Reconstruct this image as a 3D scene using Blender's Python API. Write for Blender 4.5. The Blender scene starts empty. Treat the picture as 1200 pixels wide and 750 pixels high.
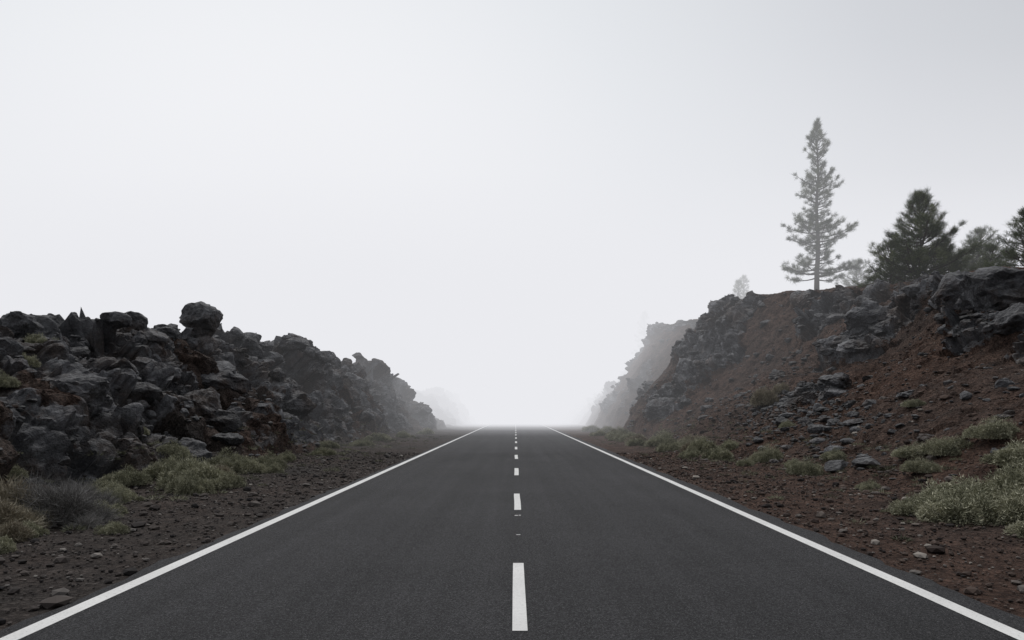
import bpy, math, random
import numpy as np
from mathutils import Vector, Matrix
random.seed(7); rng=np.random.default_rng(7)
scene=bpy.context.scene

# ---------------------------------------------------------------- noise
def hsh(ix,iy,iz,seed):
    h=(ix.astype(np.int64)*374761393+iy.astype(np.int64)*668265263+iz.astype(np.int64)*1442695041+seed*974634777)&0xFFFFFFFF
    h=((h^(h>>13))*1274126177)&0xFFFFFFFF
    h=((h^(h>>16))*2246822519)&0xFFFFFFFF
    h=h^(h>>15)
    return (h&0xFFFFFF)/float(0x1000000)
def vnoise(p,seed=0):
    f=np.floor(p); i=f.astype(np.int64); w=p-f; w=w*w*(3-2*w)
    out=0
    for dx in (0,1):
        for dy in (0,1):
            for dz in (0,1):
                c=hsh(i[:,0]+dx,i[:,1]+dy,i[:,2]+dz,seed)
                k=(w[:,0] if dx else 1-w[:,0])*(w[:,1] if dy else 1-w[:,1])*(w[:,2] if dz else 1-w[:,2])
                out=out+c*k
    return out*2-1
def fbm(p,seed=0,octs=4,g=.5):
    a=1;s=0;t=0
    for o in range(octs):
        s=s+a*vnoise(p*(2**o)+o*17.3,seed+o); t+=a; a*=g
    return s/t
def blocks(p,scale,seed,tilt=.9,bulge=0.):
    q=p/scale; i=np.floor(q).astype(np.int64)
    best=np.full(len(p),1e9); cx=np.zeros_like(q); ci=np.zeros_like(i)
    for dx in (-1,0,1):
        for dy in (-1,0,1):
            for dz in (-1,0,1):
                a=i[:,0]+dx;b=i[:,1]+dy;c=i[:,2]+dz
                px=a+hsh(a,b,c,seed);py=b+hsh(a,b,c,seed+1);pz=c+hsh(a,b,c,seed+2)
                d=(px-q[:,0])**2+(py-q[:,1])**2+(pz-q[:,2])**2
                m=d<best
                best=np.where(m,d,best)
                cx[m,0]=px[m];cx[m,1]=py[m];cx[m,2]=pz[m]
                ci[m,0]=a[m];ci[m,1]=b[m];ci[m,2]=c[m]
    r=hsh(ci[:,0],ci[:,1],ci[:,2],seed+5)-.5
    v=np.stack([hsh(ci[:,0],ci[:,1],ci[:,2],seed+6+k)*2-1 for k in range(3)],1)
    return (r+tilt*np.sum((q-cx)*v,1)+bulge*(.22-np.minimum(best,.8))), r+.5
def sstep(a,b,x):
    t=np.clip((x-a)/(b-a),0,1); return t*t*(3-2*t)

# ---------------------------------------------------------------- mesh helpers
def mk_mesh(name,verts,faces,mat=None,col=None,smooth=False):
    me=bpy.data.meshes.new(name)
    verts=np.asarray(verts,dtype=np.float32); faces=np.asarray(faces,dtype=np.int32)
    k=faces.shape[1]
    me.vertices.add(len(verts)); me.vertices.foreach_set('co',verts.ravel())
    me.loops.add(faces.size); me.loops.foreach_set('vertex_index',faces.ravel())
    me.polygons.add(len(faces)); me.polygons.foreach_set('loop_start',np.arange(len(faces),dtype=np.int32)*k)
    me.update(calc_edges=True)
    me.polygons.foreach_set('use_smooth',np.full(len(faces),smooth))
    if col is not None:
        c=np.ones((len(verts),4),dtype=np.float32); c[:,:3]=col
        at=me.attributes.new('m','FLOAT_COLOR','POINT'); at.data.foreach_set('color',c.ravel())
    if mat: me.materials.append(mat)
    return me
def mk_obj(name,me,parent=None,loc=(0,0,0)):
    ob=bpy.data.objects.new(name,me); scene.collection.objects.link(ob); ob.location=loc
    if parent: ob.parent=parent
    return ob
def grid_faces(ny,nx,flip=False):
    i=np.arange((ny-1)*(nx-1)); r=i//(nx-1); c=i%(nx-1); a=r*nx+c
    f=np.stack([a,a+1,a+nx+1,a+nx],1)
    return f[:,::-1] if flip else f

# ---------------------------------------------------------------- materials
class NT:
    def __init__(s,name,disp=False):
        s.m=bpy.data.materials.new(name); s.m.use_nodes=True; s.t=s.m.node_tree; s.t.nodes.clear()
        s.o=s.t.nodes.new('ShaderNodeOutputMaterial'); s.b=s.n('ShaderNodeBsdfPrincipled')
        s.t.links.new(s.b.outputs[0],s.o.inputs[0])
        s.geo=s.n('ShaderNodeNewGeometry'); s.pos=s.geo.outputs['Position']
    def n(s,ty,**k):
        x=s.t.nodes.new(ty)
        for a,v in k.items(): setattr(x,a,v)
        return x
    def l(s,a,b): s.t.links.new(a,b)
    def noise(s,scale,detail=4,rough=.6,vec=None,out='Fac'):
        x=s.n('ShaderNodeTexNoise'); x.inputs['Scale'].default_value=scale; x.inputs['Detail'].default_value=detail; x.inputs['Roughness'].default_value=rough
        s.l(vec or s.pos,x.inputs['Vector']); return x.outputs[out]
    def voro(s,scale,out='Distance',feature='F1'):
        x=s.n('ShaderNodeTexVoronoi',feature=feature); x.inputs['Scale'].default_value=scale; s.l(s.pos,x.inputs['Vector']); return x.outputs[out]
    def ramp(s,fac,stops):
        x=s.n('ShaderNodeValToRGB'); e=x.color_ramp.elements
        while len(e)<len(stops): e.new(.5)
        for i,(p,c) in enumerate(stops):
            e[i].position=p; e[i].color=(c,c,c,1) if not isinstance(c,tuple) else (*c,1)
        s.l(fac,x.inputs[0]); return x.outputs[0]
    def mix(s,f,a,b,blend='MIX'):
        x=s.n('ShaderNodeMix',data_type='RGBA',blend_type=blend)
        for sock,v in ((x.inputs[0],f),(x.inputs[6],a),(x.inputs[7],b)):
            if isinstance(v,bpy.types.NodeSocket): s.l(v,sock)
            elif isinstance(v,tuple): sock.default_value=(*v,1)
            else: sock.default_value=v
        return x.outputs[2]
    def math(s,op,a,b=0.0):
        x=s.n('ShaderNodeMath',operation=op)
        for sock,v in ((x.inputs[0],a),(x.inputs[1],b)):
            if isinstance(v,bpy.types.NodeSocket): s.l(v,sock)
            else: sock.default_value=v
        return x.outputs[0]
    def attr(s):
        a=s.n('ShaderNodeAttribute',attribute_name='m'); p=s.n('ShaderNodeSeparateColor'); s.l(a.outputs['Color'],p.inputs[0]); return p.outputs
    def bump(s,h,dist,strength=1,prev=None):
        x=s.n('ShaderNodeBump'); x.inputs['Distance'].default_value=dist; x.inputs['Strength'].default_value=strength
        s.l(h,x.inputs['Height'])
        if prev: s.l(prev,x.inputs['Normal'])
        return x.outputs[0]
    def fin(s,col,rough=.9,normal=None,spec=.25):
        if isinstance(col,tuple): s.b.inputs['Base Color'].default_value=(*col,1)
        else: s.l(col,s.b.inputs['Base Color'])
        s.b.inputs['Roughness'].default_value=rough; s.b.inputs['Specular IOR Level'].default_value=spec
        if normal: s.l(normal,s.b.inputs['Normal'])
        return s.m

def rock_color(n):
    A=n.attr()
    base=n.ramp(n.noise(1.6,5,.7),[(.3,(.040,.040,.043)),(.5,(.110,.111,.118)),(.68,(.25,.253,.266))])
    brown=n.ramp(n.noise(6,4,.7),[(.3,(.042,.030,.025)),(.7,(.130,.095,.076))])
    m=n.ramp(n.noise(.55,5,.7),[(.48,0.),(.63,.75)])
    c=n.mix(m,base,brown)
    v=n.ramp(A[2],[(0,.45),(1,1.5)])
    c=n.mix(1.,c,v,'MULTIPLY')
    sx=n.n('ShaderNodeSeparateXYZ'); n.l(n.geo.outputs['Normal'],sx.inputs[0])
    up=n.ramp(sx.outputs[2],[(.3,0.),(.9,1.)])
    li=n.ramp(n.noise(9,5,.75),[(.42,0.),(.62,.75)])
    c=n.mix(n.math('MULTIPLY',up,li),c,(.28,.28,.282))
    return c,A
def rock_mat():
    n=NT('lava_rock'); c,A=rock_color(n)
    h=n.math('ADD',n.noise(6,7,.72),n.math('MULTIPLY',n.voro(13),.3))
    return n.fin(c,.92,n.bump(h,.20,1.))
def terrain_mat(name):
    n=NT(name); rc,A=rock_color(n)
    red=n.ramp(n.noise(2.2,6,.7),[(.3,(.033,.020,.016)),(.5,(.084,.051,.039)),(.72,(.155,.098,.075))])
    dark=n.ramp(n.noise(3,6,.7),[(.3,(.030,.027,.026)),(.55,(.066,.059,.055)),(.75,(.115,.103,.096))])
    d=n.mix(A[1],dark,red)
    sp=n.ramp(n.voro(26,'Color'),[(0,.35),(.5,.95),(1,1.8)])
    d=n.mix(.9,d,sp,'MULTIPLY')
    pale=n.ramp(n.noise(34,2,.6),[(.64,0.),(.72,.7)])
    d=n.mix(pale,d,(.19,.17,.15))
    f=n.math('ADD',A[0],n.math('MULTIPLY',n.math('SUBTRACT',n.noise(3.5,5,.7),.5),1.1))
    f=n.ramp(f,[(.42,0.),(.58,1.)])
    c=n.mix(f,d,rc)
    h=n.math('ADD',n.noise(6,7,.74),n.math('MULTIPLY',n.voro(24),.22))
    return n.fin(c,.95,n.bump(h,.17,1.),.15)
ROCK=rock_mat(); TL=terrain_mat('lava_ground')

def gravel_mat():
    n=NT('gravel'); A=n.attr()
    c=n.ramp(A[2],[(0,(.022,.019,.019)),(.4,(.060,.042,.035)),(.75,(.105,.074,.06)),(.93,(.15,.135,.125)),(1,(.30,.27,.24))])
    g=n.ramp(A[2],[(0,(.024,.024,.025)),(.6,(.072,.07,.069)),(.93,(.14,.135,.13)),(1,(.30,.28,.26))])
    c=n.mix(A[1],g,c)
    return n.fin(c,.95,None,.15)
GRAVEL=gravel_mat()

def asphalt():
    n=NT('asphalt')
    c=n.ramp(n.noise(75,4,.9),[(.35,(.006,.006,.007)),(.5,(.027,.027,.029)),(.61,(.087,.087,.092))])
    big=n.ramp(n.noise(.35,4,.6),[(.3,.84),(.7,1.16)])
    c=n.mix(1.,c,big,'MULTIPLY')
    mp=n.n('ShaderNodeMapping'); mp.inputs['Scale'].default_value=(1.6,.04,1); n.l(n.pos,mp.inputs[0])
    st=n.ramp(n.noise(1.5,3,.6,vec=mp.outputs[0]),[(.35,.85),(.65,1.15)])
    c=n.mix(1.,c,st,'MULTIPLY')
    fl=n.ramp(n.noise(120,0,.5),[(.74,0.),(.78,.9)])
    c=n.mix(fl,c,(.18,.18,.185))
    b=n.bump(n.noise(80,4,.9),.016,.8)
    return n.fin(c,.85,b,.2)
def paint():
    n=NT('road_paint')
    w=n.ramp(n.noise(60,4,.8),[(.29,(.22,.22,.22)),(.41,(.70,.70,.69)),(.7,(.80,.80,.79))])
    st=n.ramp(n.noise(1.2,5,.7),[(.3,.86),(.6,1.)])
    return n.fin(n.mix(1.,w,st,'MULTIPLY'),.7,None,.3)
ASPH=asphalt(); PAINT=paint()

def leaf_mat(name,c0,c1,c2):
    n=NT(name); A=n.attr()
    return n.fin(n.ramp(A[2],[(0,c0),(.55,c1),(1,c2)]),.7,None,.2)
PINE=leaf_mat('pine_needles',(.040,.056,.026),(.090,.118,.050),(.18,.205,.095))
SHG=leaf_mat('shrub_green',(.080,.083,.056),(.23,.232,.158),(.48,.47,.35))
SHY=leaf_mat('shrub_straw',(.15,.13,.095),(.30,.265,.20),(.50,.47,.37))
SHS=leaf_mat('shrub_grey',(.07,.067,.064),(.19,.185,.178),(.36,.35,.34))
nb=NT('bark'); BARK=nb.fin(nb.ramp(nb.noise(12,4,.7),[(.3,(.03,.025,.022)),(.7,(.10,.08,.065))]),.95)

# ---------------------------------------------------------------- road profile
def rz(y):
    y=np.asarray(y,dtype=float)
    d=np.clip(y-80,0,None); q=-(d**2)/3030.
    lim=-(120**2)/3030.
    return np.where(d>120, lim-(d-120)*.002, q)
EDGE=3.36

ys=np.concatenate([[-1500,-400,-100,-30],np.arange(0,240,6),[300,500,1000,2500]]).astype(float)
xs=np.array([-2500,-600,-150,-60,-20,20,60,150,600,2500.])
Y,X=np.meshgrid(ys,xs,indexing='ij'); V=np.stack([X.ravel(),Y.ravel(),(rz(Y)-.3).ravel()],1)
mk_obj('ground',mk_mesh('ground',V,grid_faces(len(ys),len(xs)),TL,np.tile([0,.5,.5],(len(V),1))))

ys=np.concatenate([np.arange(-40,60,.2),np.arange(60,320,2.)])
n=len(ys)
def jag(s): return .05*vnoise(np.stack([ys*1.3,ys*0,ys*0],1),s)+.045*vnoise(np.stack([ys*4,ys*0,ys*0],1),s+2)
jl=jag(3); jr=jag(13)
cols=[(-3.70,-.15,1),(-3.62,-.012,1),(-3.56,0,1),(0,.0,0),(3.66,0,2),(3.72,-.012,2),(3.80,-.15,2)]
V=np.zeros((n,len(cols),3))
for k,(x,z,j) in enumerate(cols):
    V[:,k,0]=x+(jl if j==1 else jr if j==2 else 0); V[:,k,1]=ys; V[:,k,2]=rz(ys)+z+.02
mk_obj('asphalt_road',mk_mesh('road',V.reshape(-1,3),grid_faces(n,len(cols)),ASPH))

def strip(x,w,y0,y1,step=1.0):
    ys=np.linspace(y0,y1,max(2,int((y1-y0)/step)+1)); V=np.zeros((len(ys),2,3))
    wob=.006*vnoise(np.stack([ys*.8,ys*0+x,ys*0],1),7)
    V[:,0,0]=x-w/2+wob;V[:,1,0]=x+w/2+wob;V[:,:,1]=ys[:,None];V[:,:,2]=(rz(ys)+.0245)[:,None]
    return V.reshape(-1,3),grid_faces(len(ys),2)
def multi(name,lst,mat):
    vs=[];fs=[];o=0
    for v,f in lst: vs.append(v);fs.append(f+o);o+=len(v)
    return mk_obj(name,mk_mesh(name,np.concatenate(vs),np.concatenate(fs),mat))
multi('edge_line_marking',[strip(-EDGE-.02,.14,-40,300)],PAINT)
multi('edge_line_marking',[strip(EDGE,.14,-40,300)],PAINT)
L=[]
for k in range(-6,40):
    y0=4.69+5.86*k; L.append(strip(0,.105,y0,y0+2.12,.5))
L+= [strip(-.02,.05,9.95,10.0),strip(.03,.03,9.97,10.02),strip(.01,.05,8.38,8.41)]
multi('centre_line_marking',L,PAINT)

# ---------------------------------------------------------------- hills
def rows():
    return np.concatenate([np.arange(-14,1,.3),np.arange(1,26,.07),np.arange(26,62,.12),np.arange(62,150,.35)])
def build_side(name,sgn,footf,crestf,Hf,prof,plateau,xend,nts,dispf,mat):
    ys=rows(); ny=len(ys)
    a0=np.linspace(0,1,nts[0],endpoint=False); a1=np.linspace(0,1,nts[1],endpoint=False); a2=np.linspace(0,1,nts[2])
    nx=sum(nts); seg=np.concatenate([a0*0,a1*0+1,a2*0+2])[None,:].repeat(ny,0); a=np.concatenate([a0,a1,a2])[None,:].repeat(ny,0)
    Y=ys[:,None].repeat(nx,1)
    F=footf(ys)[:,None]; C=crestf(ys)[:,None]; H=Hf(ys)[:,None]
    x=np.where(seg==0,3.45+(F-3.45)*a,np.where(seg==1,F+(C-F)*a,C+(xend-C)*a**1.9))
    z=np.where(seg==0,.12*a**2,np.where(seg==1,.12+H*prof(a,Y),.12+H+plateau(x-C,Y)))
    P=np.stack([sgn*x,Y,z],2)
    du=np.gradient(P,axis=0);dv=np.gradient(P,axis=1); N=np.cross(du,dv)*(-sgn)
    N/= np.linalg.norm(N,axis=2,keepdims=True)+1e-9
    N*=np.sign(N[:,:,2:3]+1e-6)
    p=P.reshape(-1,3); D,col=dispf(p,seg.ravel(),a.ravel(),Y.ravel(),x.ravel(),H.repeat(nx,1).ravel())
    p=p+N.reshape(-1,3)*D[:,None]
    p[:,2]+=rz(p[:,1])-.005
    me=mk_mesh(name,p,grid_faces(ny,nx,flip=(sgn<0)),mat,col); ob=mk_obj(name,me)
    return dict(p=p,N=N.reshape(-1,3),seg=seg.ravel(),a=a.ravel(),x=x.ravel(),col=col,ny=ny,nx=nx)
def n1(y,s,seed): y=np.asarray(y); return vnoise(np.stack([y/s,y*0+.5,y*0],1),seed)

# left ridge
LHy=[-14,5,12,17,21,26,31,36,42,46,52,57,62,68,75,80,88,100,112,150]
LHz=[2.6,2.7,2.9,3.15,3.5,4.1,4.4,5.0,4.8,4.6,4.3,3.5,2.1,.5,.4,3.0,4.4,3.8,2.4,1.5]
def dl(p,seg,a,Y,x,H):
    amp=np.where(seg==0,0,np.where(seg==1,sstep(0,.16,a),1-.5*sstep(.1,.6,a)))*np.clip(H/3,.15,1)
    b1,r1=blocks(p+.5*fbm(p/1.5,9,3)[:,None],2.4,11,.6,.55); b2,r2=blocks(p+.25*fbm(p/.7,19,3)[:,None],.9,21,.6,.9); b3,r3=blocks(p+.08*fbm(p/.25,29,2)[:,None],.33,31,.6,.7)
    rockm=sstep(-.25,.12,fbm(p/2.6,41,4)+.25*(a-.3)*(seg==1)+.3*(seg==2))
    D=amp*(b1*.95+b2*.5*(.4+.6*rockm)+b3*.19*(.4+.6*rockm)+.22*fbm(p/.5,51,4))
    vg=.03*fbm(p/.5,61,5)*sstep(3.8,4.6,x)+.12*fbm(p/1.4,63,3)*sstep(4.4,6.5,x)
    D=D+vg
    rk=np.where(seg==0,0,np.clip(rockm*1.1,0,1)*sstep(0,.1,np.where(seg==1,a,1)))
    red=np.clip(.4+.8*fbm(p/3.,71,3),0,1)*np.where(seg==0,.45,1)
    return D,np.stack([rk,red,np.clip(.5*r1+.5*r2,0,1)],1)
LT=build_side('lava_rock_ridge',-1,
  lambda y:7.5+.5*n1(y,5,1)+.35*n1(y,1.7,2)+.6*sstep(25,35,y)-1.6*sstep(45,60,y),
  lambda y:11.8+.8*n1(y,6,3)-2.0*sstep(38,52,y),
  lambda y:np.interp(y,LHy,LHz)+.3*n1(y,2.5,33),
  lambda a,Y:a**.9,
  lambda d,Y:-.03*d, 60,(55,170,75),dl,TL)

# right hillside
RHy=[-14,5,15,23,30,39,49,60,75,90,105,150]
RHz=[4.2,4.6,5.4,6.2,7.1,8.3,9.1,9.4,9.4,8.4,6.5,5]
OUT=[(15.4,21,2.2),(14.6,28,2.0),(12.6,43,2.2),(9.,42,1.8),(11,24.5,1.1),(15.0,34,1.3),(13.8,17.5,1.2)]
def dr(p,seg,a,Y,x,H):
    amp=np.where(seg==0,0,np.where(seg==1,sstep(0,.2,a),1-.6*sstep(.1,.5,a)))
    b1,r1=blocks(p+.4*fbm(p/1.5,109,3)[:,None],2.1,111,.6,.4); b2,r2=blocks(p+.2*fbm(p/.7,119,3)[:,None],.8,121,.7,.6); b3,r3=blocks(p,.33,131,.7,.4)
    o=0
    for ox,oy,orr in OUT: o=np.maximum(o,np.exp(-(((x-ox)/orr)**2+((Y-oy)/(orr*1.2))**2)))
    bias=o*1.0+.44*sstep(.80,.97,a)*(seg==1)+.38*sstep(40,48,Y)*(seg==1)+.18*(seg==2)*(1-sstep(.03,.2,a))
    nse=fbm(p/2.2,141,4)
    rockm=sstep(.32,.6,bias+nse*.7-.03)
    D=amp*(rockm*(b1*.95+b2*.5+.12)+b3*.16*(.3+.7*rockm)+b2*.08+.45*fbm(p/3.5,151,3)+.13*fbm(p/.5,152,4))
    vg=.03*fbm(p/.5,161,5)*sstep(3.9,4.8,x)+.12*fbm(p/1.4,163,3)*sstep(4.4,6.5,x)
    D=D+vg
    rk=np.where(seg==0,0,rockm*.95*amp)
    red=np.clip(.85+.5*fbm(p/3.,171,3),0,1)
    return D,np.stack([rk,red,np.clip(.15+.4*r1+.45*r2,0,1)],1)
def rprof(a,Y):
    s=.53*a/.66; t=.53+.47*np.clip((a-.66)/.34,0,1)**.85
    g=np.where(a<.66,s,t); steep=a**.85
    k=sstep(36,46,Y)
    return g*(1-k)+steep*k
RT=build_side('hillside',1,
  lambda y:7.0+.4*n1(y,5,4)+.3*n1(y,1.7,5)+.7*sstep(30,45,y)+2.2*np.exp(-((y-54)/4.)**2)+.3*sstep(60,90,y),
  lambda y:16.6+.7*n1(y,5,6)-3.2*sstep(36,47,y)+3.5*np.exp(-((y-55)/5.)**2)+3*sstep(60,80,y),
  lambda y:np.interp(y,RHy,RHz),rprof,
  lambda d,Y:.10*np.clip(d,0,12)+.01*np.clip(d-12,0,None),70,(50,180,75),dr,TL)

# ---------------------------------------------------------------- rocks
import bmesh
def ico(sub):
    bm=bmesh.new(); bmesh.ops.create_icosphere(bm,subdivisions=sub,radius=1)
    v=np.array([q.co[:] for q in bm.verts]); f=np.array([[q.index for q in t.verts] for t in bm.faces]); bm.free(); return v,f
def rockvar(sub,seed,cuts=13):
    v,f=ico(sub); r=np.random.default_rng(seed)
    for k in range(cuts):
        nn=r.normal(size=3);nn/=np.linalg.norm(nn); d=r.uniform(.46,.85)
        e=np.clip(v@nn-d,0,None); v=v-.92*e[:,None]*nn
    if sub>=3:
        b,_=blocks(v,.55,seed,.7,.5); nrm=v/np.linalg.norm(v,axis=1,keepdims=True)
        v=v+nrm*(b*.15+.12*fbm(v*2.5,seed,4))[:,None]
        if sub>=4:
            b,_=blocks(v,.2,seed+9,.7,.5); v=v+nrm*(b*.05+.03*fbm(v*9,seed,3))[:,None]
    v=v/np.abs(v).max()
    return v,f
def rotmats(n,r):
    q=r.normal(size=(n,4)); q/=np.linalg.norm(q,axis=1,keepdims=True); w,x,y,z=q.T
    return np.stack([np.stack([1-2*(y*y+z*z),2*(x*y-z*w),2*(x*z+y*w)],1),np.stack([2*(x*y+z*w),1-2*(x*x+z*z),2*(y*z-x*w)],1),np.stack([2*(x*z-y*w),2*(y*z+x*w),1-2*(x*x+y*y)],1)],1)
def scatter(name,pos,size,vars_,mat,red,rr,sink=.25,flat=.7,bright=None):
    n=len(pos); R=rotmats(n,rr); S=np.stack([rr.uniform(.75,1.1,n),rr.uniform(.75,1.1,n),rr.uniform(.6,.95,n)],1)*size[:,None]
    which=rr.integers(0,len(vars_),n); V=[];F=[];C=[];o=0
    br=rr.uniform(0,1,n) if bright is None else bright
    fl=np.asarray(flat)*np.ones(n)
    for k,(v,f) in enumerate(vars_):
        idx=np.where(which==k)[0]
        if len(idx)==0: continue
        q=np.einsum('nij,vj->nvi',R[idx],v)
        q[:,:,2]*=fl[idx][:,None]
        q=q*S[idx][:,None,:]
        q=q+pos[idx][:,None,:]+np.array([0,0,1])*(size[idx]*(.5-sink)*.6)[:,None,None]
        V.append(q.reshape(-1,3)); F.append((f[None]+(np.arange(len(idx))*len(v))[:,None,None]).reshape(-1,3)+o)
        c=np.stack([np.ones(len(idx)),red[idx],br[idx]],1); C.append(np.repeat(c,len(v),0)); o+=len(idx)*len(v)
    return mk_obj(name,mk_mesh(name,np.concatenate(V),np.concatenate(F),mat,np.concatenate(C)))
v4=[rockvar(4,s) for s in range(100,105)]; v3=[rockvar(3,s) for s in range(6)]; v2=[rockvar(2,s,9) for s in range(20,28)]; v1=[rockvar(1,s,5) for s in range(40,46)]
def pick(T,mask,n,rr,w=None):
    idx=np.where(mask)[0]; p=T['w'][idx]*(1 if w is None else w[idx]); p=p/p.sum(); i=rr.choice(idx,n,p=p)
    return i
for T in (LT,RT):
    P=T['p'].reshape(T['ny'],T['nx'],3); du=np.gradient(P[:,:,1],axis=0); dx=np.gradient(P[:,:,0],axis=1); dz=np.gradient(P[:,:,2],axis=1)
    T['w']=(np.abs(du)*np.sqrt(dx**2+dz**2)).ravel()
def power(n,lo,hi,rr,k=2.2):
    u=rr.uniform(0,1,n); return lo*(1-u*(1-(lo/hi)**k))**(-1/k)
def surf(T,x,y):
    d=(T['p'][:,0]-x)**2+(T['p'][:,1]-y)**2; i=np.argpartition(d,6)[:6]; return float(np.median(T['p'][i,2]))
rr=np.random.default_rng(5)
T=LT; Yv=T['p'][:,1]
m=(T['seg']>=1)&(Yv>2)&(Yv<64)&(T['x']<17)&((T['seg']==2)|(T['a']>.12))
i=pick(T,m,240,rr,.4+T['col'][:,0]); sz=power(len(i),.24,.9,rr,1.6)
scatter('lava_boulders',T['p'][i],sz,v3,ROCK,T['col'][i,1],rr,flat=rr.uniform(.6,1.1,len(i)),sink=.6)
i=pick(T,(np.abs(T['x']-11.6)<.9)&(T['seg']>=1)&(Yv>10)&(Yv<60),50,rr,(T['col'][:,2]>.5)+.15); sz=power(len(i),.28,.8,rr,1.4)
scatter('crest_boulders',T['p'][i],sz,v3,ROCK,T['col'][i,1],rr,flat=rr.uniform(.7,1.3,len(i)),sink=.5,bright=rr.uniform(.3,1,len(i)))
i=pick(T,(T['seg']>=1)&(Yv>2)&(Yv<50)&(T['x']<15),2400,rr); scatter('lava_rubble',T['p'][i],power(len(i),.05,.28,rr,2.4),v2,ROCK,T['col'][i,1],rr)
i=pick(T,(T['x']>3.6)&(T['x']<8.2)&(Yv>2)&(Yv<26),11000,rr); scatter('roadside_gravel',T['p'][i]+np.array([0,0,.01]),power(len(i),.012,.12,rr,2.3),v1,GRAVEL,np.full(len(i),.35),rr)
T=RT; Yv=T['p'][:,1]; rk=T['col'][:,0]
m=(T['seg']>=1)&(Yv>8)&(Yv<70)&(T['x']<19)&((T['seg']==2)|(T['a']>.1))
crestw=((T['seg']==1)&(T['a']>.85))|((T['seg']==2)&(T['x']<17.6))
i=pick(T,m,330,rr,rk**1.5+.09+.25*crestw); sz=power(len(i),.2,.75,rr,1.7)
scatter('hillside_boulders',T['p'][i],sz,v3,ROCK,T['col'][i,1],rr,bright=rr.uniform(.1,.9,len(i)),flat=rr.uniform(.6,1.1,len(i)),sink=.5)
m=(T['seg']>=1)&(Yv>5)&(Yv<50)&(T['x']<18)
stream=np.exp(-((T['x']-9.6-(T['p'][:,1]-24)*.12)/1.0)**2-((T['p'][:,1]-24)/5.)**2)*6
i=pick(T,m,4600,rr,.3+.7*rk+stream); scatter('hillside_rubble',T['p'][i],power(len(i),.045,.36,rr,2.1),v2,ROCK,T['col'][i,1],rr,bright=rr.uniform(.0,.8,len(i)))
i=pick(T,(Yv>4)&(Yv<34)&(T['x']>7)&(T['x']<16),9000,rr); scatter('scree',T['p'][i],power(len(i),.02,.14,rr,2.2),v1,GRAVEL,np.full(len(i),.9),rr)
i=pick(T,(T['x']>3.72)&(T['x']<7.6)&(Yv>2)&(Yv<26),10000,rr); scatter('roadside_gravel',T['p'][i]+np.array([0,0,.01]),power(len(i),.012,.11,rr,2.3),v1,GRAVEL,np.full(len(i),.8),rr)
BL=[(-8.7,27.5,1.05,-.1,.7),(-8.6,17.5,.8,0,.8),(-12.0,21.2,.8,0,.9),(-11.6,25.2,.8,.4,1.3),(-11.9,26.4,.8,.1,1),(-11.4,36.0,1.2,.3,1.0),(-11.8,32.0,.7,.3,1.1),(-12.2,16.6,.6,0,1),(-10.0,30,1.2,0,.9),(-9.6,21,1.1,0,.9),(-10.3,43,1.1,.1,1),(-11.0,18.8,1.1,-.1,.8),(-9.4,14.5,.9,0,.9),(-10.3,24,1.2,0,.9),(-11.9,23.0,.7,.1,1),(-11.6,29.5,.8,.2,1.1),(-10.7,39.5,.9,.2,1.1),
    (14.9,21.3,1.55,.3,.9),(14.0,19.4,1.0,.1,.9),(15.3,23.8,1.2,.2,.9),(14.3,28,1.3,.2,.9),(13.8,29.8,.9,.1,1),(13.2,26.6,.9,.0,.8),(12.4,43,1.4,.2,1),(11.3,42,1.1,.1,1),(9.1,42,1.1,.0,1.2),(11.3,24.3,.8,0,.8),(10.8,23.2,.55,0,.8),(13.4,17.3,.7,0,.8),(16.0,38,1.,.1,1),(15.6,33,.9,.1,.9),(12.2,31.5,.6,0,.8),(11.0,19.0,.45,0,.8),(8.9,14.8,.32,0,.7)]
pos=[];sz=[]
for x,y,s,dz,fl in BL:
    T=LT if x<0 else RT; pos.append((x,y,surf(T,x,y)+dz)); sz.append(s)
scatter('large_boulders',np.array(pos),np.array(sz),v4,ROCK,np.zeros(len(pos)),rr,bright=rr.uniform(.45,.9,len(pos)),flat=np.array([b[4] for b in BL]),sink=.5)

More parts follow.
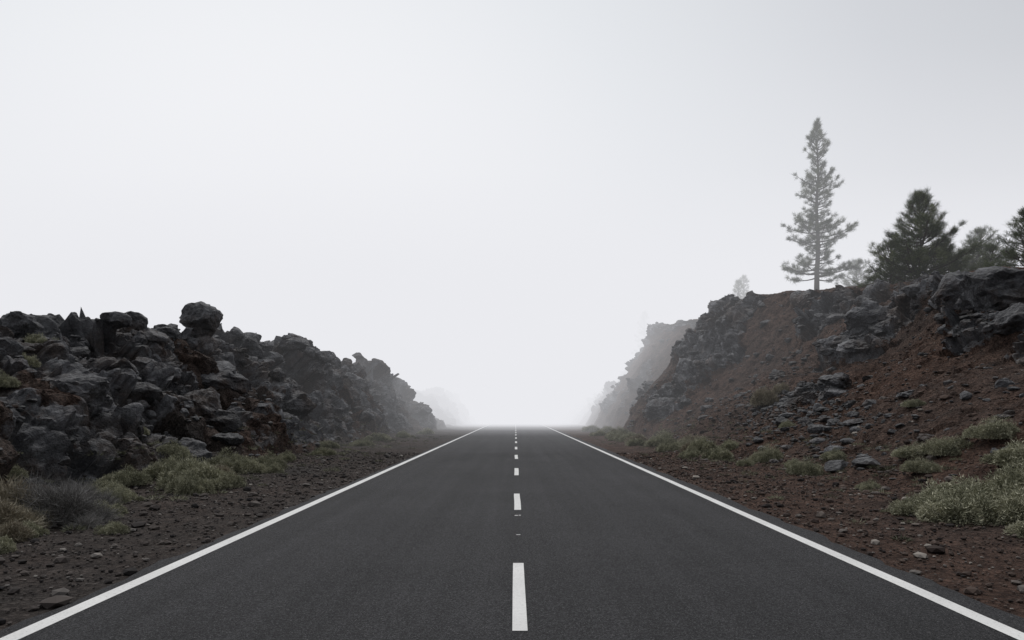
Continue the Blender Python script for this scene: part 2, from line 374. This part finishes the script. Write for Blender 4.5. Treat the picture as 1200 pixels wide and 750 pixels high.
# ---------------------------------------------------------------- plants
def blades(base,dirv,length,width,rr):
    n=len(base); side=np.cross(dirv,rr.normal(size=(n,3))); side/=np.linalg.norm(side,axis=1,keepdims=True)+1e-9
    w=(width/2)[:,None]*side; tip=base+dirv*length[:,None]
    V=np.stack([base-w,base+w,tip],1).reshape(-1,3); return V,np.arange(n*3).reshape(-1,3)
def unit(v): return v/(np.linalg.norm(v,axis=1,keepdims=True)+1e-9)
def shrub_mesh(name,seed,mat,nl=8,per=1400,blen=(.035,.09),spread=.64,h=1.0,bw=.015):
    r=np.random.default_rng(seed); VV=[];FF=[];CC=[];o=0
    for k in range(nl):
        ang=r.uniform(0,6.28); rad=spread*math.sqrt(r.uniform(0,1)); c=np.array([rad*math.cos(ang),rad*math.sin(ang),0])
        R=r.uniform(.22,.40)*(1.15-.35*rad); d=unit(r.normal(size=(per,3))); d[:,2]=np.abs(d[:,2])
        lob=1+.30*fbm(d*2.4+k,seed,2)+.2*fbm(d*7+k,seed+3,2)
        rad_=R*r.uniform(.4,1.,per)**.35*lob
        base=c+d*rad_[:,None]*np.array([1,1,h*r.uniform(1.2,1.7)*(1.2-.5*rad)]); dd=unit(d*.9+np.array([0,0,.25])+r.normal(size=(per,3))*.6)
        v,f=blades(base,dd,r.uniform(*blen,per),np.full(per,bw)*r.uniform(.6,1.5,per),r)
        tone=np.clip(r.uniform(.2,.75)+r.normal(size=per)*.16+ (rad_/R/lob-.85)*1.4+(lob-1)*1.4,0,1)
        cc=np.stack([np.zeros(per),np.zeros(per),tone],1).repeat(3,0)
        VV.append(v);FF.append(f+o);CC.append(cc);o+=len(v)
    return mk_mesh(name,np.concatenate(VV),np.concatenate(FF),mat,np.concatenate(CC))
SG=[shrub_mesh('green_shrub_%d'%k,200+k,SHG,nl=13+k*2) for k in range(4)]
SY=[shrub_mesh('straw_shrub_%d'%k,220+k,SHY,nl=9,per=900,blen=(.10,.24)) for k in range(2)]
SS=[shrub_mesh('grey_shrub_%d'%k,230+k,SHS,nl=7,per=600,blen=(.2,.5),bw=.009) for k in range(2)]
def put(name,meshes,x,y,s,hz=1.,sink=.03):
    T=LT if x<0 else RT
    ob=mk_obj(name,random.choice(meshes)); ob.location=(x,y,surf(T,x,y)-sink*s); ob.scale=(s*random.uniform(.9,1.15),s*random.uniform(.9,1.15),s*hz); ob.rotation_euler=(0,0,random.uniform(0,6.28))
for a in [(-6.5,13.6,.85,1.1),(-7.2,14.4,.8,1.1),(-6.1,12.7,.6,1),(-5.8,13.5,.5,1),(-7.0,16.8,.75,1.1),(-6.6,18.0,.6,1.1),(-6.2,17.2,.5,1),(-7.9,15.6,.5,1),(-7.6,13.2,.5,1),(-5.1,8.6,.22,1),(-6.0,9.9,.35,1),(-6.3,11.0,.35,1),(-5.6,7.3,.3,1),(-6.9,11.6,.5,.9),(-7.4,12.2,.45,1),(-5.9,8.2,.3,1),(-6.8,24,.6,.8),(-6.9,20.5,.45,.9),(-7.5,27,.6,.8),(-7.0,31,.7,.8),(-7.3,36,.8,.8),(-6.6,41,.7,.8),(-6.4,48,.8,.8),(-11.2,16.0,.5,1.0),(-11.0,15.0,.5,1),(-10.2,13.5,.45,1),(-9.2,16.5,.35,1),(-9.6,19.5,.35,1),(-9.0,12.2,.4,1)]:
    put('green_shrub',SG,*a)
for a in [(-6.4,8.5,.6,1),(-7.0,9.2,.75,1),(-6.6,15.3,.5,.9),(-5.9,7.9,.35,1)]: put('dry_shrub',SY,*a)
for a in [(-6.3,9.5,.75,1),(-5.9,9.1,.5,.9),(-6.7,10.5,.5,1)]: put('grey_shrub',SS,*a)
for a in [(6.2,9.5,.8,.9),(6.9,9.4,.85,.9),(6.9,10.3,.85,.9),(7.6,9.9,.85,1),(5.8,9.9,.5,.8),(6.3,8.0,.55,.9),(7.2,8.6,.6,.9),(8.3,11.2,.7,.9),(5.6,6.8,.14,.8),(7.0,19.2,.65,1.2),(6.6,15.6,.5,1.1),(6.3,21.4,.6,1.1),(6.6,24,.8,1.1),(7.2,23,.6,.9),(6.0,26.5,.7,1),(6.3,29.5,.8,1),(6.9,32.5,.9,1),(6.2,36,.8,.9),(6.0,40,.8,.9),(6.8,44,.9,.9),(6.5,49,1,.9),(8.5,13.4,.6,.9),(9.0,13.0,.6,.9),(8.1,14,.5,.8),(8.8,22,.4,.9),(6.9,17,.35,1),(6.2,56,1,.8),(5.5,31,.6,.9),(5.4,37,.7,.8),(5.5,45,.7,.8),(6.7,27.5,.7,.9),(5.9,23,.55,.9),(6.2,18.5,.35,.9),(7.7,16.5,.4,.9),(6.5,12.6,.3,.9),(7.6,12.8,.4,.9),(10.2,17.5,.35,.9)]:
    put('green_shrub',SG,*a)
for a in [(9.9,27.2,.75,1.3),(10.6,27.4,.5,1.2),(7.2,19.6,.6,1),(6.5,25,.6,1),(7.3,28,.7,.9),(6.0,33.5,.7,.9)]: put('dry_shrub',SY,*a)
VV=[];FF=[];CC=[];o=0; r=np.random.default_rng(77)
for T,cnt,ymax in ((LT,480,45),(RT,360,45)):
    i=pick(T,(T['x']>4.3)&(T['x']<8.8)&(T['p'][:,1]>4)&(T['p'][:,1]<ymax)&((T['seg']==0)|(T['a']<.2)),cnt,r,.15+sstep(5,7.3,T['x']))
    for q in T['p'][i]:
        k=int(r.uniform(30,110)); s=r.uniform(.04,.15)*(1 if r.uniform()<.8 else 1.6); d=unit(np.stack([r.normal(size=k)*.9,r.normal(size=k)*.9,r.uniform(.2,1,k)],1))
        v,f=blades(q+d*np.array([1,1,.4])*s*.8,d,r.uniform(.3,.9,k)*s,np.full(k,.010),r)
        VV.append(v);FF.append(f+o);CC.append(np.stack([v[:,0]*0,v[:,0]*0,np.clip(r.uniform(.0,.7)+r.normal(size=len(v))*.1,0,1)],1));o+=len(v)
mk_obj('grass_tufts',mk_mesh('grass_tufts',np.concatenate(VV),np.concatenate(FF),SHG,np.concatenate(CC)))

def tube(pts,rad,k=6):
    pts=np.array(pts); n=len(pts); d=np.gradient(pts,axis=0); d=unit(d); a=unit(np.cross(d,np.array([.31,.87,.12]))); b=np.cross(d,a)
    th=np.arange(k)/k*2*np.pi
    V=(pts[:,None,:]+(a[:,None,:]*np.cos(th)[None,:,None]+b[:,None,:]*np.sin(th)[None,:,None])*np.array(rad)[:,None,None]).reshape(-1,3)
    F=[[i*k+j,i*k+(j+1)%k,(i+1)*k+(j+1)%k,(i+1)*k+j] for i in range(n-1) for j in range(k)]
    return V,np.array(F)
def pine(name,loc,H,R,f0,nb,seed,nl=.26,nn=26,nw=.014,lean=0,tw=5,sc=1.,ebase=-5,lv=(.6,1.12)):
    r=np.random.default_rng(seed); par=bpy.data.objects.new(name,None); scene.collection.objects.link(par); par.location=loc
    TV=[];TF=[];to=0
    zs=np.linspace(-.5,H*.985,12); pts=np.stack([lean*zs/H+.04*np.sin(zs*1.3+seed),.05*np.cos(zs),zs],1)
    rad=np.interp(zs,[-.5,H],[H*.016,.012]); v,f=tube(pts,rad,8); TV.append(v);TF.append(f);to+=len(v)
    tc=[];td=[];tn=[]
    for k in range(nb):
        fr=f0+(1-f0)*((k+r.uniform(0,1))/nb)**.95; z=H*fr; g=(fr-f0)/(1-f0)
        Ln=R(g)*r.uniform(*lv); az=k*2.4+r.uniform(-.5,.5); el=math.radians(ebase+50*g**1.4+r.uniform(-9,12))
        d=np.array([math.cos(az)*math.cos(el),math.sin(az)*math.cos(el),math.sin(el)])
        c0=np.array([np.interp(z,zs,pts[:,0]),np.interp(z,zs,pts[:,1]),z]); m=7; s=np.linspace(0,1,m)
        bp=c0+d*(s*Ln)[:,None]; bp[:,2]+=Ln*(.22*s**2-.05*np.sin(s*3.1))
        v,f=tube(bp,np.linspace(.010*H**.5+.012*Ln,.006,m),5); TV.append(v);TF.append(f+to);to+=len(v)
        tone=r.uniform(.1,.8)
        side=unit(np.cross(d,[0,0,1])[None])[0]
        nt=max(3,int(Ln*tw))
        for q in range(nt):
            s0=r.uniform(.28,1.0) if q else 1.0; b0=c0+d*s0*Ln; b0=b0+np.array([0,0,Ln*(.22*s0**2-.05*math.sin(s0*3.1))])
            if q:
                l2=(1.12-s0)*Ln*r.uniform(.2,.55)+.08; dd=d*.6+side*r.choice([-1,1])*r.uniform(.4,1)+np.array([0,0,r.uniform(-.1,.5)]); dd/=np.linalg.norm(dd)
                e=b0+dd*l2; v,f=tube([b0,b0+dd*l2*.5,e],[.010,.008,.005],4); TV.append(v);TF.append(f+to);to+=len(v)
                for h_ in ([1.,.6] if l2>.25 else [1.]): tc.append(b0+dd*l2*h_);td.append(dd*.7+np.array([0,0,.35]));tn.append(tone)
            else: tc.append(b0);td.append(d*.7+np.array([0,0,.4]));tn.append(tone)
    tc.append(pts[-1]);td.append(np.array([0,0,1.]));tn.append(.6)
    tc=np.array(tc);td=np.array(td);tn=np.array(tn); N=len(tc)
    base=np.repeat(tc,nn,0)+r.normal(size=(N*nn,3))*.05*sc; dd=unit(np.repeat(td,nn,0)+r.normal(size=(N*nn,3))*.62)
    v,f=blades(base,dd,r.uniform(.6,1.1,N*nn)*nl,np.full(N*nn,nw),r)
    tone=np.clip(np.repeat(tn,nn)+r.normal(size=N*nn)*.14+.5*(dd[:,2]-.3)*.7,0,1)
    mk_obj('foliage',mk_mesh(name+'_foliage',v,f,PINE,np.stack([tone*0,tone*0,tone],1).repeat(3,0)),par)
    mk_obj('trunk',mk_mesh(name+'_trunk',np.concatenate(TV),np.concatenate(TF),BARK),par)
    return par
def sz_(x,y): return surf(RT,x,y)
tall=lambda g: 2.7*(1-g)**.66*(.68+.32*math.sin(g*23+1.2)) *(1 if g<.93 else .5)+.14
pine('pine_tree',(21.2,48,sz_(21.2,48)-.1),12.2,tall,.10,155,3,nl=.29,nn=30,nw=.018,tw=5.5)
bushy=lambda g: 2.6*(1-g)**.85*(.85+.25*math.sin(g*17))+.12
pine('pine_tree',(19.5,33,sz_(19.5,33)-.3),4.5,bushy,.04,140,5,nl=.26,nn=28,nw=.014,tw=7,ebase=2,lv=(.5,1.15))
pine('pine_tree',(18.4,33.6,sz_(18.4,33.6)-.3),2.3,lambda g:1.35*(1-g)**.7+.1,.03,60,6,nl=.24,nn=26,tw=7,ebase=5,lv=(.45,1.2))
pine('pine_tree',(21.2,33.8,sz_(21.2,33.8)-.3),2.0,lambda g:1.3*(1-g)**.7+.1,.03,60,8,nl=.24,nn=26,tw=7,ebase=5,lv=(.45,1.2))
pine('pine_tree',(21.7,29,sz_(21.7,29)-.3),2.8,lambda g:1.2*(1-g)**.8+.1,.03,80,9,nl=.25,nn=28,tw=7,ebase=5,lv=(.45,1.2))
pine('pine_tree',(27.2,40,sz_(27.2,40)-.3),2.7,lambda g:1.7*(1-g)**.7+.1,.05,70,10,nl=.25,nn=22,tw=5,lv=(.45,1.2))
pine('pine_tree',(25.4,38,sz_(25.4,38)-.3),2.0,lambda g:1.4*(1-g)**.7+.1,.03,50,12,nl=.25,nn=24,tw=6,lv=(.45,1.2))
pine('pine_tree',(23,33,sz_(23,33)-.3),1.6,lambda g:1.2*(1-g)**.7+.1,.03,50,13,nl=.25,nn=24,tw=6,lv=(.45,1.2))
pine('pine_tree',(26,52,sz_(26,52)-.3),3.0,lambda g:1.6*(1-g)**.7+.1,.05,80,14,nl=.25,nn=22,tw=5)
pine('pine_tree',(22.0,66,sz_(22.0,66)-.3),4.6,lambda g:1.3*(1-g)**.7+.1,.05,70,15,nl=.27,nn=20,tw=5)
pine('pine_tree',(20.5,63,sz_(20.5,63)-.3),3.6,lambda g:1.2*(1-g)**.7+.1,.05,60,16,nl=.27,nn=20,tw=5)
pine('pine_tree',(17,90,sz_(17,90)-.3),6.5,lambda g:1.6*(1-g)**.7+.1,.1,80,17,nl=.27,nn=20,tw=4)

# ---------------------------------------------------------------- fog bank (absorbing volumes; their own emission stands in for scattered skylight)
def fog(x0,x1,y0,y1,z0,z1,beta,L):
    m=bpy.data.materials.new('fog_volume'); m.use_nodes=True; t=m.node_tree; t.nodes.clear()
    o=t.nodes.new('ShaderNodeOutputMaterial'); ab=t.nodes.new('ShaderNodeVolumeAbsorption'); ab.inputs['Color'].default_value=(0,0,0,1); ab.inputs['Density'].default_value=beta
    em=t.nodes.new('ShaderNodeEmission'); em.inputs['Color'].default_value=(*L,1); em.inputs['Strength'].default_value=beta
    ad=t.nodes.new('ShaderNodeAddShader'); t.links.new(ab.outputs[0],ad.inputs[0]); t.links.new(em.outputs[0],ad.inputs[1]); t.links.new(ad.outputs[0],o.inputs['Volume'])
    V=[(x,y,z) for x in (x0,x1) for y in (y0,y1) for z in (z0,z1)]
    F=[(0,1,3,2),(4,6,7,5),(0,4,5,1),(2,3,7,6),(0,2,6,4),(1,5,7,3)]
    me=bpy.data.meshes.new('fog'); me.from_pydata(V,[],F); me.materials.append(m); mk_obj('fog_bank',me)
FL=(.825,.83,.865)
fog(-700,700,24,900,-20,32,.0032,FL)
fog(-580,580,45,860,-18,26,.011,FL)
fog(-560,560,58,840,-17,22,.026,FL)
fog(-540,540,72,820,-16,19,.06,FL)
fog(-500,500,37,780,9.5,28,.009,FL)

# ---------------------------------------------------------------- world
w=bpy.data.worlds.new("World"); scene.world=w; w.use_nodes=True; t=w.node_tree; t.nodes.clear()
out=t.nodes.new('ShaderNodeOutputWorld'); bg=t.nodes.new('ShaderNodeBackground'); bg2=t.nodes.new('ShaderNodeBackground'); ad=t.nodes.new('ShaderNodeAddShader')
sky=t.nodes.new('ShaderNodeTexSky'); sky.sky_type='NISHITA'; sky.sun_disc=False; sky.sun_elevation=math.radians(60); sky.sun_rotation=math.radians(-22); bg.inputs[1].default_value=.005
t.links.new(sky.outputs[0],bg.inputs[0])
tc=t.nodes.new('ShaderNodeTexCoord'); dp=t.nodes.new('ShaderNodeVectorMath'); dp.operation='DOT_PRODUCT'
D=Vector((-.32,1,.14)).normalized(); dp.inputs[1].default_value=D; t.links.new(tc.outputs['Generated'],dp.inputs[0])
mr=t.nodes.new('ShaderNodeMapRange'); mr.inputs[1].default_value=-1; mr.inputs[2].default_value=1; t.links.new(dp.outputs['Value'],mr.inputs[0])
cr=t.nodes.new('ShaderNodeValToRGB'); e=cr.color_ramp.elements
st=[(.0,(.28,.283,.295)),(.55,(.43,.44,.46)),(.75,(.51,.525,.55)),(.84,(.60,.615,.645)),(.93,(.76,.78,.805)),(.98,(.885,.89,.905)),(1.,(.91,.91,.925))]
while len(e)<len(st): e.new(.5)
for i,(p,c) in enumerate(st): e[i].position=p; e[i].color=(*c,1)
t.links.new(mr.outputs[0],cr.inputs[0]); t.links.new(cr.outputs[0],bg2.inputs[0]); bg2.inputs[1].default_value=1.0
t.links.new(bg.outputs[0],ad.inputs[0]); t.links.new(bg2.outputs[0],ad.inputs[1]); t.links.new(ad.outputs[0],out.inputs[0])

s=bpy.data.lights.new('sun','SUN'); s.energy=1.5; s.angle=math.radians(16); s.color=(1,.97,.93); so=mk_obj('sun',s)
so.rotation_euler=Vector((.25,-.62,-1.25)).to_track_quat('-Z','Y').to_euler()

# ---------------------------------------------------------------- camera
cam=bpy.data.cameras.new('camera'); cam.lens=24; cam.sensor_width=36; cam.clip_end=6000; cam.clip_start=.05
cam.shift_y=109/1200.; cam.shift_x=-4/1200.
co=mk_obj('camera',cam); co.location=(-.03,0,1.5+.02); co.rotation_euler=(math.radians(90),0,0); scene.camera=co
scene.view_settings.view_transform='Standard'; scene.view_settings.look='None'; scene.view_settings.exposure=0
